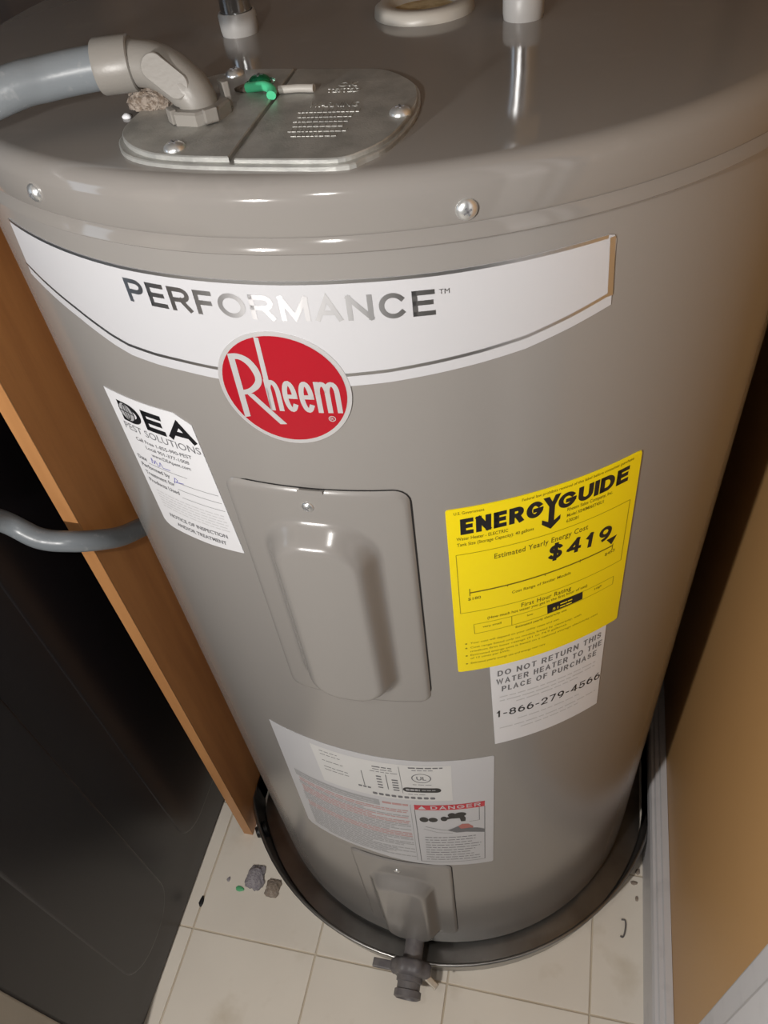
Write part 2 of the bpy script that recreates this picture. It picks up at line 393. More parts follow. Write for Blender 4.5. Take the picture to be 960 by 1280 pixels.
# baseboard with a stepped top
prof = [(0.3146, 0), (0.3146, 0.080), (0.3170, 0.086), (0.3205, 0.087), (0.3222, 0.0905), (0.3275, 0.0915), (0.3290, 0.095), (0.3365, 0.096), (WALL_X - 0.0004, 0.096), (WALL_X - 0.0004, 0)]
bm = bmesh.new(); ends = []
for y in (-0.388, 0.418): ends.append([bm.verts.new((x, y, z)) for x, z in prof])
for k in range(len(prof)): bm.faces.new((ends[0][k], ends[0][(k + 1) % len(prof)], ends[1][(k + 1) % len(prof)], ends[1][k]))
bm.faces.new(ends[0]); bm.faces.new(ends[1][::-1])
tag(mesh_obj('baseboard_right', bm, 'trim'), 'white moulded baseboard along the tan wall right of the drain pan', kind='structure')
bm = bmesh.new(); box(bm, 0.322, 0.50, -0.54, -0.3905, 0.0, 2.2, 0.002); box(bm, 0.309, 0.322, -0.52, -0.4250, 0.0, 2.2, 0.003)
tag(mesh_obj('trim_1', bm, 'trim'), 'white door jamb with a raised stop at the front end of the tan wall', kind='structure')
bm = bmesh.new(); box(bm, -0.50, -0.3500, -0.66, -0.5115, 0.0, 2.2, 0.002)
tag(mesh_obj('trim_2', bm, 'trim_beige'), 'beige jamb edge at the lower left in front of the dark appliance', kind='structure')

# ------------------------------------------------------------------ wooden side panel
t = tag(empty('wooden_panel', (-0.300, -0.1825, 0)), 'orange brown stained wooden side panel standing upright against the left of the heater', 'wood panel')
def child_box(name, b, m_, parent, bev=0.0):
    bm = bmesh.new(); box(bm, *b, bev); bm.transform(Matrix.Translation(-parent.location)); return mesh_obj(name, bm, m_, parent)
child_box('board', (-0.3085, -0.2940, -0.1815, 0.34, 0.0005, 1.06), 'wood', t)
child_box('edge_band', (-0.3092, -0.2936, -0.1835, -0.1815, 0.0, 1.06), 'wood_edge', t, 0.0006)

# ------------------------------------------------------------------ dark appliance
t = tag(empty('clothes_dryer', (-0.70, -0.15, 0)), 'dark graphite laundry appliance with embossed side, left of the wooden panel', 'appliance')
child_box('cabinet_body', (-1.02, -0.3600, -0.5105, 0.20, 0.004, 0.93), 'dryer', t, 0.004)
child_box('top_panel', (-1.025, -0.3580, -0.5108, 0.205, 0.93, 0.955), 'dryer_trim', t, 0.004)
child_box('base_strip', (-1.01, -0.3620, -0.509, 0.198, 0.0005, 0.006), 'dryer_trim', t)
def obround(name, y0, y1, z0, z1, rad, lift=1.0):
    out = rrect(y0, y1, z0, z1, rad, 8); bm = bmesh.new(); rings = []
    cy_, cz_ = (y0 + y1) / 2, (z0 + z1) / 2
    for k, (ins, x) in enumerate(((0, -0.3602), (0.0012, -0.3588), (0.003, -0.3583), (0.0045, -0.3583))):
        pts = rrect(y0 + ins, y1 - ins, z0 + ins, z1 - ins, rad - ins, 8)
        rings.append([bm.verts.new((-0.3602 + (x + 0.3602) * lift, a, b)) for a, b in pts])
    for a, b in zip(rings[:-1], rings[1:]):
        for i in range(len(a)): j = (i + 1) % len(a); bm.faces.new((a[i], a[j], b[j], b[i]))
    bm.faces.new(rings[-1]); bm.transform(Matrix.Translation(-t.location))
    mesh_obj(name, bm, 'dryer', t, True, 50)
obround('embossed_rib', -0.431, -0.312, 0.072, 0.86, 0.055)
obround('embossed_rib', -0.242, 0.10, 0.078, 0.86, 0.055, 0.4)

# ------------------------------------------------------------------ drain pan
CL = (-0.2918, 0.3136)
pan = tag(empty('drain_pan', (0, 0, 0)), 'shiny round metal drain pan under the heater, squeezed between panel and baseboard', 'drain pan')
bm = bmesh.new(); lathe(bm, [(0, 0.0035), (0.318, 0.0035), (0.318, 0.0008), (0, 0.0008)], 96, clamp=(CL[0] + .004, CL[1] - .004)); mesh_obj('pan_floor', bm, 'galv_pan', pan, True)
bm = bmesh.new(); lathe(bm, [(0.3175, 0.001), (0.320, 0.003), (0.3265, 0.0545), (0.3275, 0.0545), (0.3215, 0.001), (0.3175, 0.001)], 96, clamp=CL); mesh_obj('pan_wall', bm, 'galv_pan', pan, True)
bm = bmesh.new(); lathe(bm, [(0.3278 + 0.0026 * math.cos(a), 0.0565 + 0.0026 * math.sin(a)) for a in [2 * math.pi * i / 10 for i in range(11)]], 96, clamp=(CL[0] - .0008, CL[1] + .0006)); mesh_obj('rolled_rim', bm, 'galv_pan', pan, True, 60)
bm = bmesh.new(); lathe(bm, [(0, 0.012), (0.008, 0.012), (0.010, 0.006), (0.010, 0.0), (0.013, -0.001), (0.013, -0.006), (0, -0.006)], 20, frame((-0.2680, -0.1830, 0.032), (-0.83, -0.56, 0))); tag(mesh_obj('drain_plug', bm, 'dryer_trim', pan, True), 'small black drain plug')

# ------------------------------------------------------------------ water heater
heater = tag(empty('water_heater', (0, 0, 0.0036)), 'tall taupe enamel cylindrical electric water heater standing in the drain pan', 'water heater')
def hp(name, bm, m_, smooth=True, angle=35, parent=None, label=None):
    o = mesh_obj(name, bm, m_, parent or heater, smooth, angle)
    if label: o['label'] = label
    return o
heater.location = (0, 0, 0)
HT = 1.1196
bm = bmesh.new()
lathe(bm, [(0.280, 0.0225), (0.2885, 0.0225), (0.29, 0.024), (0.29, 0.35), (0.29, 0.70), (0.29, 1.096), (0.27, 1.096)], 192); hp('jacket', bm, 'paint')
bm = bmesh.new(); lathe(bm, [(0, 0.0038), (0.272, 0.0038), (0.276, 0.008), (0.276, 0.024), (0, 0.024)], 96); hp('base_ring', bm, 'dark')
bm = bmesh.new(); prof = [(0, HT), (0.20, HT), (0.2815, HT)]
for i in range(1, 9):
    a = math.pi / 2 * i / 8; prof.append((0.2815 + 0.0105 * math.sin(a), HT - 0.0105 * (1 - math.cos(a))))
nflat = 3
prof += [(0.2920, 1.0955), (0.2917, 1.0947), (0.2912, 1.0941), (0.2917, 1.0935), (0.2936, 1.0890), (0.2938, 1.0876), (0.2930, 1.0868), (0.2902, 1.0866), (0.2902, 1.0890)]
lathe(bm, prof, 192); hp('top_cap', bm, 'paint_top', True, 30)

def smooth_run(pts, a, b, n=4):
    """round the run of outline points between two corners"""
    run = spline([(p[0], p[1], 0) for p in pts[a:b + 1]], n)
    return pts[:a] + [(v.x, v.y) for v in run] + pts[b + 1:]
def top_poly(name, pts, z0, z1, m_, parent, bev=0.0005):
    bm = bmesh.new(); c = Vector((sum(p[0] for p in pts), sum(p[1] for p in pts))) / len(pts) / 1000; rings = []
    for z, ins in ((z0, 0), (z1 - bev, 0), (z1, bev)):
        ring = []
        for p in pts:
            q = Vector((p[0], p[1])) / 1000; d = (c - q).normalized() * ins * 1.4; ring.append(bm.verts.new((q.x + d.x, q.y + d.y, z)))
        rings.append(ring)
    for a, b in zip(rings[:-1], rings[1:]):
        for i in range(len(a)): j = (i + 1) % len(a); bm.faces.new((a[i], a[j], b[j], b[i]))
    bm.faces.new(rings[-1]); bm.faces.new(rings[0][::-1])
    return mesh_obj(name, bm, m_, parent)
# junction box cover in two overlapping plates near the front rim
base_pts = [(-80, -238), (-77, -250), (-66, -265), (-45, -274.5), (-9, -278.8), (40.5, -280), (52, -272), (60, -258), (65, -229.5), (62, -197), (52, -177), (33, -162.5), (-12, -157.5), (-48, -159), (-70, -175), (-80, -205)]
base_pts = smooth_run(base_pts + base_pts[:1], 0, 16)[:-1]
top_poly('junction_box_rim', base_pts, HT - 0.001, HT + 0.0022, 'galv', heater)
pr_ = [(-12.2, -161), (10, -163.2), (32.8, -165.6), (43, -171.5), (50.5, -179.2), (57, -188), (60.8, -197.5), (63.3, -212), (63.2, -229.5), (61, -246), (57.0, -259.1), (50, -270), (40.8, -277), (20, -277.6), (-7.0, -276.4)]
pr_ = smooth_run(pr_, 1, 13)
plate_r = top_poly('cover_plate', pr_, HT + 0.0022, HT + 0.0042, 'galv', heater); plate_r['label'] = 'galvanised cover plate with stamped OK TESTED and WARNING text'
pl_ = [(-9.8, -275.5), (-13.5, -162), (-28, -160.8), (-45.6, -162.0), (-62, -172), (-74, -190), (-79, -210), (-79.5, -232), (-77, -244), (-72, -253), (-63.3, -262.0), (-54, -268), (-44.7, -271.6), (-28, -274.3)]
pl_ = smooth_run(pl_, 1, 13)
plate_l = top_poly('cover_plate', pl_, HT + 0.0022, HT + 0.0047, 'galv', heater); plate_l['label'] = 'galvanised cover plate under the grey elbow fitting'
ZP = HT + 0.0042
screw('screw', (0.0584, -0.2280, ZP), (0, 0, 1), 0.0052, plate_r, 0.3)
screw('screw', (-0.0398, -0.2655, ZP + .0005), (0, 0, 1), 0.0052, plate_l, 0.8)
screw('screw', (-0.0452, -0.1686, ZP + .0005), (0, 0, 1), 0.0052, plate_l, 0.1)
# stamped lettering, raised a fraction of a millimetre
def top_text(items, parent, name='stamped_lettering'):
    bm = bmesh.new()
    for body, (x0, y0), x1, h in items:
        if body is None:
            s = x0
            while s < x1 - 1:
                e = min(x1, s + random.uniform(1.2, 2.6)); f = poly(bm, [(s / 1000, (y0) / 1000), (e / 1000, y0 / 1000), (e / 1000, (y0 + h) / 1000), (s / 1000, (y0 + h) / 1000)]); s = e + 0.55
            continue
        vs, fs = text_geo(body, 0.015); a = min(v[0] for v in vs); b = max(v[0] for v in vs)
        o = [bm.verts.new(((x0 + (v[0] - a) / (b - a) * (x1 - x0)) / 1000, (y0 + v[1] / CAPH * h) / 1000, 0)) for v in vs]
        for f in fs:
            try: bm.faces.new([o[i] for i in f])
            except ValueError: pass
    ex = bmesh.ops.extrude_face_region(bm, geom=bm.faces[:])
    for v in bm.verts: v.co.z = ZP - 0.0001
    for g in ex['geom']:
        if isinstance(g, bmesh.types.BMVert): g.co.z = ZP + 0.00022
    mesh_obj(name, bm, 'galv', parent)
top_text([('OK', (18.3, -190.5), 28.5, 5.5), ('TESTED', (14.5, -198.5), 31.5, 5.0), ('WARNING', (10.5, -217.8), 35.5, 5.6),
          (None, (7.6, -225.0), 37.8, 3.6), (None, (9.1, -231.0), 36.8, 3.6), (None, (8.5, -236.5), 36.0, 3.4), (None, (10.1, -242.2), 35.2, 3.4), (None, (9.4, -248.0), 37.3, 3.4), (None, (12.5, -253.4), 34.0, 3.0)], plate_r)
# ground screw and green wire
gs = screw('ground_screw', (-0.0260, -0.1830, ZP + .001), (0, 0, 1), 0.0060, heater, 0.2, 'green', 0.0022); gs['label'] = 'green ground screw'
bm = bmesh.new(); tube(bm, spline([(-0.0285, -0.1950, ZP + .0022), (-0.0230, -0.1962, ZP + .0030), (-0.0170, -0.1985, ZP + .0038), (-0.0125, -0.2025, ZP + .0032), (-0.0115, -0.2070, ZP + .0022)], 8), 0.0024, 14)
tag(hp('ground_wire', bm, 'green_wire'), 'short green ground wire')
bm = bmesh.new(); tube(bm, [(-0.0100, -0.1990, ZP + .0022), (0.0000, -0.1975, ZP + .0022), (0.0085, -0.1985, ZP + .0022)], 0.0020, 12); tag(hp('wire_end', bm, 'grey_wire'), 'grey wire end on the cover plate')

# centre port and nipple collars
bm = bmesh.new(); pr = [(0.0205, HT - .002), (0.0205, HT + .0050), (0.0220, HT + .0066), (0.0278, HT + .0066), (0.0306, HT + .0048), (0.0312, HT + .001), (0.0312, HT - .001)]
PX = Matrix.Translation((0.0375, -0.0500, 0)); lathe(bm, pr, 56, PX); port = hp('port_ring', bm, 'port', True, 50, label='cream plastic ring around the open centre port')
bm = bmesh.new(); lathe(bm, [(0, HT + .0006), (0.010, HT + .0010), (0.0204, HT + .0014), (0.0204, HT - .001)], 32, PX); hp('port_insulation', bm, 'foam')
for nm, (x, y), lab in (('left', (-0.0760, -0.0760), 'steel water pipe rising from the heater top beside the elbow fitting'), ('right', (0.1005, -0.0730), 'steel water pipe rising from the heater top right of the cream port')):
    px = Matrix.Translation((x, y, 0))
    bm = bmesh.new(); lathe(bm, [(0.0100, HT - .001), (0.0112, HT - .001), (0.0119, HT + .003), (0.0119, HT + .011), (0.0112, HT + .0125), (0.0100, HT + .0125)], 32, px); hp('nipple_collar', bm, 'collar')
    pt = tag(empty('water_pipe', (x, y, HT + .0003)), lab, 'pipe', 'water pipes on the heater top')
    bm = bmesh.new(); lathe(bm, [(0, 0), (0.0096, 0), (0.0096, 0.05), (0.0104, 0.052), (0.0104, 0.56), (0, 0.56)], 32); mesh_obj('pipe', bm, 'chrome', pt, True)
    bm = bmesh.new(); lathe(bm, [(0.0105, 0.060), (0.0165, 0.060), (0.0165, 0.085), (0.0105, 0.085)], 6); mesh_obj('coupling_nut', bm, 'chrome', pt)

# cap and panel screws
def jx(deg, z, r): a = math.radians(deg); return (r * math.sin(a), -r * math.cos(a), z), (math.sin(a), -math.cos(a), 0)
for deg, z, r, rad in ((-25.0, 1.1035, 0.2920, 0.0048), (19.1, 1.1008, 0.2920, 0.0050), (62, 1.101, 0.2920, 0.0050), (-70, 1.101, 0.2920, 0.005)):
    p, n = jx(deg, z, r); screw('cap_screw', p, n, rad, heater, 0.5)

# access panels with the raised hump
def sdf(s, z, s0, s1, z0, z1, rad):
    qx = abs(s - (s0 + s1) / 2) - (s1 - s0) / 2 + rad; qz = abs(z - (z0 + z1) / 2) - (z1 - z0) / 2 + rad
    return math.hypot(max(qx, 0), max(qz, 0)) + min(max(qx, qz), 0) - rad
def smooth(t): t = min(max(t, 0), 1); return t * t * (3 - 2 * t)
def access_panel(s0, s1, z0, z1, hump, h, label):
    bm = bmesh.new(); step = 2.0; ns = round((s1 - s0) / step); nz = round((z1 - z0) / step); grid = []
    for i in range(ns + 1):
        row = []
        for j in range(nz + 1):
            s = s0 + (s1 - s0) * i / ns; z = z0 + (z1 - z0) * j / nz
            d = -sdf(s, z, s0, s1, z0, z1, 10)
            if d < 0:
                cx_ = min(max(s, s0 + 10), s1 - 10); cz_ = min(max(z, z0 + 10), z1 - 10); q = Vector((s - cx_, z - cz_)).normalized() * 10
                s, z, d = cx_ + q.x, cz_ + q.y, 0.0
            edge = 0.0022 * smooth((d + 0.6) / 3.6) if d > 0.01 else 0
            dh = -sdf(s, z, *hump, 34)
            row.append((s, z, R0 + 0.0002 + edge + h * smooth(dh / 17.0), d))
        grid.append(row)
    vs = {}
    for i in range(ns + 1):
        for j in range(nz + 1):
            s, z, r, d = grid[i][j]
            if d > -1.0: vs[i, j] = bm.verts.new(cyl(s, z, r))
    for i in range(ns):
        for j in range(nz):
            k = [(i, j), (i + 1, j), (i + 1, j + 1), (i, j + 1)]
            if all(q in vs for q in k): bm.faces.new([vs[q] for q in k])
    o = hp('access_panel', bm, 'paint', True, 80, label=label)
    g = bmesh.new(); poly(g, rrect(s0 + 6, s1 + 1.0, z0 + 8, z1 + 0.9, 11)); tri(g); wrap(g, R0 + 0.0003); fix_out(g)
    mesh_obj('gap_shade', g, 'dark', o, None)  # black patch painting the shade line along the panel's top and right edges
    return o
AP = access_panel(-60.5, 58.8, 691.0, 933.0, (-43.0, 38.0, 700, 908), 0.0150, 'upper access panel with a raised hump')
p, n = jx(-0.88, 0.9193, R0 + 0.0022); screw('screw', p, n, 0.0040, AP, 0.6)
p, n = jx(-0.90, 0.6960, R0 + 0.0020); screw('screw', p, n, 0.0038, AP, 0.2)
bm = bmesh.new(); poly(bm, [(-9.0, 931.0), (7.0, 931.0), (7.0, 934.0), (-9.0, 934.0)]); wrap(bm, R0 + 0.0027); fix_out(bm); mesh_obj('top_tab', bm, 'paint', AP, None)
pr2 = Print('stamped_text', 'paint', AP, R0 + 0.0154)
for k in range(6): pr2.dashes((-21 + k * 0.5, 752 - k * 5.0), (17, 752 - k * 5.0), 1.5, 2, 6)
pr2.done()
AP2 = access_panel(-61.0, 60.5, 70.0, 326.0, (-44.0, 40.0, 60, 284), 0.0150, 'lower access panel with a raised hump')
p, n = jx(-0.80, 0.2985, R0 + 0.0022); screw('screw', p, n, 0.0040, AP2, 0.6)

RS = R0 + 0.0005          # sticker surface
RI = RS + 0.00012         # first print layer
RJ = RI + 0.00010
RK = RJ + 0.00010
# ---- PERFORMANCE banner
bot = [(172, 1034), (150, 1027.5), (126, 1021.3), (103, 1018), (80, 1015.2), (55, 1012.4), (34, 1010.9), (-4, 1010), (-42, 1010.6), (-63, 1011.6), (-80, 1011.8), (-100, 1013), (-113, 1016.2), (-140, 1025.3), (-160, 1030.5), (-181, 1035.5), (-191, 1037.5)]
top = [(-184.5, 1074.5), (-128, 1073.2), (-82, 1072.3), (-38, 1072.2), (8, 1072.0), (43, 1072.2), (83, 1072.0), (124, 1072.4), (166, 1073.2), (169.5, 1072.2), (170.6, 1070)]
ban = sticker('performance_banner', top + bot, 'white', heater); ban['label'] = 'white banner sticker reading PERFORMANCE with silver border lines'
f = Print('silver_border', 'foil', ban, RI)
f.line([(x, z - 0.9) for x, z in top[:9]], 1.8); f.line([(168.5, 1071.6), (170.8, 1039.5)], 3.0)
bl = [(x, z + 7.2) for x, z in bot]; f.line(bl[1:], 1.9); f.line([(171, 1041), bl[1]], 1.9)
f.done()
f = Print('lettering', 'foil_text', ban, RI); f.strokes('PERFORMANCE', (-83.6, 1051.8), (80.9, 1049.8), 13.8, 0.185, 0.19); f.text('TM', (83.0, 1060.6), (88.0, 1060.5), 2.6, 0.0); f.done()
# ---- red oval badge
oc = (-2.98, 1007.3)
ell = lambda a, b, n=64: [(oc[0] + a * math.cos(2 * math.pi * i / n), oc[1] + b * math.sin(2 * math.pi * i / n)) for i in range(n)]
badge = sticker('oval_badge', ell(37.4, 37.0), 'badge_silver', heater, RS + 0.0003); badge['label'] = 'red oval badge with silver rim reading Rheem'
f = Print('red_field', 'red_foil', badge, RS + 0.00042); f.poly(ell(34.8, 34.4)); f.done()
f = Print('lettering', 'badge_silver', badge, RS + 0.00054, 'silver lettering')
f.poly([(-30.2, 1028.8), (-26.4, 1029.2), (-26.6, 987.2), (-30.3, 986.0)])
bo = [(-30.2, 1028.8), (-24.0, 1029.5), (-18.2, 1027.1), (-14.3, 1021.0), (-13.7, 1013.8), (-16.3, 1008.3), (-22.0, 1003.9), (-27.0, 1002.2)]
bi = [(-27.8, 1025.6), (-24.0, 1025.8), (-20.2, 1022.9), (-17.8, 1017.5), (-17.6, 1013.4), (-19.6, 1010.1), (-23.0, 1007.0), (-27.0, 1005.4)]
def dense(p): return [(v.x, v.y) for v in spline([(a, b, 0) for a, b in p], 4)]
bo, bi = dense(bo), dense(bi)
for k in range(len(bo) - 1): f.poly([bo[k], bo[k + 1], bi[k + 1], bi[k]])
f.poly([(-25.6, 1004.0), (-20.9, 1003.6), (-5.2, 984.1), (-9.3, 983.6)])
f.poly([(-12.3, 1040.7), (-9.7, 1040.4), (-9.9, 993.4), (-13.0, 993.4)])
f.strokes('neem', (-13.0, 993.3), (28.0, 993.3), 20.8, 0.135, 0.05)
f.ring((21.4, 989.3), 2.0, 2.0, 0.45, 20).text('R', (20.5, 988.1), (22.5, 988.1), 2.2, 0.0); f.done()
# ---- pest-control sticker
dea = sticker('pest_control_sticker', [(-149.9, 972.2), (-84.3, 976.0), (-72.0, 969.8), (-65.4, 855.5), (-95.0, 851.3), (-136.4, 847.3), (-140, 847.6), (-143.6, 849), (-145.7, 852.0)], 'offwhite', heater)
dea['label'] = 'white pest control service sticker reading DEA PEST SOLUTIONS'
f = Print('headline', 'ink', dea, RI); f.strokes('DEA', (-139.5, 950.0), (-73.0, 953.6), 16.4, 0.24, 0.18); f.done()
f = Print('logo_disc', 'ink_pale', dea, RJ); f.disc((-132.2, 959.2), 7.6, 7.6); f.done()
f = Print('logo_lines', 'ink', dea, RK); f.ring((-132.2, 959.2), 7.6, 7.6, 0.7); f.ring((-132.2, 959.2), 3.2, 6.6, 0.8, 24); f.bar((-132.2, 966), (-132.2, 952.5), 0.8); f.bar((-139, 959.2), (-125.4, 959.2), 0.8); f.done()
f = Print('lettering', 'ink_grey', dea, RI)
f.text('PEST SOLUTIONS', (-142.1, 942.0), (-72.2, 946.0), 5.6, 0.0)
f.text('Call Free 1-855-990-PEST', (-134.7, 934.6), (-82.0, 939.0), 3.0, 0.012); f.text('Local 901-377-1008', (-127.0, 930.0), (-86.4, 932.8), 2.9, 0.012); f.text('www.DEApest.com', (-123.6, 924.8), (-87.0, 927.5), 2.9, 0.012)
f.text('Date', (-143.0, 914.8), (-133.2, 915.6), 3.6, 0.02); f.text('Performed by', (-142.4, 907.6), (-112.4, 910.0), 3.6, 0.02); f.text('Treatment for', (-141.6, 900.5), (-110.5, 903.0), 3.6, 0.02); f.text('Products Used', (-141.2, 893.4), (-109.0, 895.6), 3.6, 0.02)
for a, b in (((-132, 914.8), (-94, 917.6)), ((-110, 908.2), (-70.6, 910.6)), ((-108.5, 901.4), (-69.8, 903.6)), ((-107.5, 893.8), (-69.4, 896.3))): f.bar(a, b, 0.35)
f.text('NOTICE OF INSPECTION', (-133.2, 861.6), (-75.7, 866.9), 3.6, 0.022); f.text('AND/OR TREATMENT', (-128.4, 854.2), (-79.0, 858.6), 3.6, 0.022); f.done()
f = Print('fine_print', 'ink_faint', dea, RI)
for k in range(6): f.dashes((-137.5 + k * .2, 886.5 - k * 3.0), (-72 + k * .3, 890.5 - k * 3.0), 0.75, 2, 7, 1.0)
f.done()
f = Print('handwriting', 'ink_blue', dea, RI)
f.line([(-127, 917), (-126, 922.5), (-124.5, 917.5), (-122.5, 921.5), (-121, 917), (-119, 918), (-117.5, 922), (-116, 917.5), (-113, 918), (-109, 918.4)], 0.6)
f.line([(-109.5, 906.5), (-107.5, 912.5), (-105.2, 911), (-107.5, 908), (-104, 909.2), (-100, 910)], 0.6); f.done()
# ---- yellow energy label
EG = [(79.3, 911.0), (80.0, 912.4), (82.0, 912.8), (207.5, 916.9), (210.3, 916.6), (211.0, 914.6), (216.9, 736.0), (216.5, 734.6), (214.5, 733.9), (84.0, 731.6), (82.0, 732.0), (81.6, 734)]
eg = sticker('energy_label', EG, 'yellow', heater, RS + 0.0003); eg['label'] = 'bright yellow ENERGYGUIDE label showing $419 yearly cost'
RY = RS + 0.00042
f = Print('headline', 'ink', eg, RY)
f.strokes('ENERG', (88.0, 889.3), (141.2, 892.2), 14.4, 0.25, 0.11); f.strokes('GUIDE', (151.4, 892.6), (202.4, 895.2), 13.6, 0.25, 0.11)
f.poly([(140.9, 907.2), (145.0, 907.4), (147.2, 902.4), (149.0, 907.8), (152.8, 908.0), (149.2, 898.5), (149.2, 884.6), (153.6, 888.2), (153.6, 884.2), (147.3, 877.2), (140.9, 883.4), (140.9, 887.6), (145.2, 884.4), (145.2, 898.5)])
f.done()
f = Print('cost_figure', 'ink', eg, RY); f.strokes('$419', (147.0, 845.0), (195.2, 843.2), 14.8, 0.20, 0.24, 0.05); f.done()
f = Print('cost_pointer', 'ink', eg, RY)
f.poly([(192.6, 843.2), (201.2, 844.2), (197.4, 836.0)])
f.done()
f = Print('rating_block', 'ink', eg, RY); f.poly([(149.4, 794.3), (178.0, 795.0), (178.6, 785.8), (150.2, 783.6)]); f.done()
f = Print('lettering', 'ink_brown', eg, RY)
f.text('Estimated Yearly Energy Cost', (109.6, 861.0), (175.5, 864.0), 4.9, 0.012, spacing=1.1)
f.text('First Hour Rating', (129.4, 801.2), (167.7, 803.0), 4.6, 0.012, spacing=1.1)
f.bar((92.6, 829.2), (198.8, 834.0), 1.3); f.bar((92.6, 825.6), (92.6, 833.8), 0.6); f.bar((119, 828.6), (119, 831), 0.5); f.bar((146, 829.6), (146, 832.4), 0.5); f.bar((172.5, 831), (172.5, 834), 0.5); f.bar((198.8, 829), (198.8, 836), 0.6)
f.text('U.S. Government', (84.3, 908.0), (103.3, 908.4), 2.4, 0.005); f.text('Federal law prohibits removal of this label before consumer purchase.', (127.0, 909.6), (205.1, 912.4), 2.3, 0.005)
f.text('Water Heater - ELECTRIC', (85.3, 884.2), (118.5, 884.9), 2.9, 0.008); f.text('Tank Size (Storage Capacity): 40 gallons', (85.4, 878.6), (135.7, 880.6), 2.9, 0.008)
f.text('Rheem Sales Company, Inc.', (158.2, 889.0), (191.4, 889.4), 2.9, 0.008); f.text('Model XE40M06ST45U1', (158.3, 883.4), (185.2, 884.0), 2.9, 0.008); f.text('630281', (158.3, 878.2), (167.0, 878.3), 2.9, 0.008)
f.text('$180', (91.2, 820.8), (100.2, 821.4), 2.9, 0.01); f.text('$453', (193.0, 826.0), (201.3, 826.6), 2.9, 0.01); f.text('Cost Range of Similar Models', (122.2, 819.6), (165.9, 822.0), 2.9, 0.006)
f.text('(How much hot water you get in the first hour of use)', (104.7, 795.6), (181.3, 799.0), 3.0, 0.008, spacing=1.0)
f.text('very small', (101.1, 786.2), (114.9, 786.8), 2.3, 0.006); f.text('low', (134.3, 788.0), (138.8, 788.2), 2.3, 0.006); f.text('High', (188.4, 790.2), (194.7, 791.0), 2.3, 0.006)
f.text('Estimated yearly electricity use', (125.8, 777.0), (165.9, 779.2), 2.5, 0.006); f.done()
f = Print('fine_print', 'ink_olive', eg, RY)
f.line([(84.5, 870.3), (207.7, 874.7), (209.2, 811.6), (85.6, 806.9)], 0.5, True)
f.line([(94.7, 791.8), (204.8, 796.0), (205.2, 786.6), (95.2, 780.1)], 0.45, True); f.bar((122.5, 792.6), (122.8, 781.4), 0.5)
for body, p0, p1 in (('Your cost will depend on your utility rates and use.', (91.7, 767.8), (160.7, 771.0)), ('Cost range based only on models fueled by electricity, with', (91.7, 762.0), (179.5, 765.2)), ('medium first hour ratings (51 to 74.9 gallons).', (91.6, 757.0), (167.8, 760.2)),
                     ('Estimated energy cost is based on a national average electricity cost', (91.5, 752.0), (195.2, 755.9)), ('of 12 cents per kWh.', (91.5, 747.6), (121.9, 749.0)), ('Estimated yearly energy use and energy cost vary', (91.6, 741.2), (150.6, 743.8))):
    f.text(body, p0, p1, 2.2, 0.008)
for z in (768.6, 762.8, 752.8, 742.0): f.disc((88.6, z), 0.9, 0.9, 10)
f.done()
f = Print('reversed_lettering', 'yellow', eg, RY + 0.0001)
f.text('51', (154.0, 785.9), (158.6, 786.2), 2.8, 0.01); f.dashes((160.0, 790.6), (171, 791.0), 1.3, 3, 6, 0.6); f.dashes((160.0, 787.0), (171, 787.4), 1.3, 3, 6, 0.6); f.done()
# ---- do-not-return sticker
dn = sticker('return_notice_sticker', [(106.3, 731.2), (206.6, 735.7), (212.2, 607.1), (110.8, 604.6)], 'offwhite', heater, RS); dn['label'] = 'white notice sticker below the yellow label reading DO NOT RETURN'
f = Print('headline', 'ink_grey', dn, RI)
f.strokes('DO NOT RETURN THIS', (112.4, 715.8), (202.8, 719.2), 7.8, 0.16, 0.17); f.strokes('WATER HEATER TO THE', (111.4, 703.8), (204.8, 707.0), 7.8, 0.16, 0.17); f.strokes('PLACE OF PURCHASE', (116.0, 692.0), (200.8, 695.2), 7.8, 0.16, 0.17); f.done()
f = Print('phone_number', 'ink', dn, RI); f.strokes('1-866-279-4566', (112.0, 651.2), (209.6, 652.4), 10.6, 0.135, 0.16); f.done()
f = Print('fine_print', 'ink_faint', dn, RI)
for a, b in (((114.4, 683.6), (201.4, 685.4)), ((114.4, 677.6), (201.2, 679.6)), ((128.7, 671.8), (185.0, 673.8)), ((130.6, 642.0), (191.2, 643.6)), ((114.7, 632.0), (207.2, 634.6)), ((133.9, 626.0), (189.3, 628.0))): f.dashes(a, b, 1.5, 4, 12, 1.6)
f.done()
# ---- rating / warning sticker
rt = sticker('rating_sticker', [(-113.2, 583.5), (-60, 587.5), (-22, 587.5), (46, 583.8), (109, 582.3), (110, 581.0), (109.2, 325), (107.8, 323.2), (40, 327.0), (17, 330.2), (-35, 339.5), (-100, 337.8), (-112, 339), (-116, 345)], 'white', heater, RS); rt['label'] = 'large white rating and warning sticker with red DANGER box low on the heater'
f = Print('rating_panel', 'white_panel', rt, RI); f.poly([(-67, 578), (70, 575), (69, 500), (-64, 500)]); f.done()
f = Print('lettering', 'ink_grey', rt, RJ)
for k in range(7):
    if k not in (2, 4): f.dashes((-58, 570 - k * 6.5), (-40 + random.uniform(0, 16), 570 - k * 6.5), 1.2, 3, 8)
f.dashes((-5, 566), (14, 566), 2.0, 3, 8); f.dashes((-5, 561), (14, 561), 1.4, 3, 8); f.dashes((-8, 556), (20, 556), 1.2, 3, 8)
for k in range(5): f.bar((-3, 546 - k * 6), (2, 546 - k * 6), 2.6); f.bar((12, 542 - k * 5.4), (18, 542 - k * 5.4), 2.6)
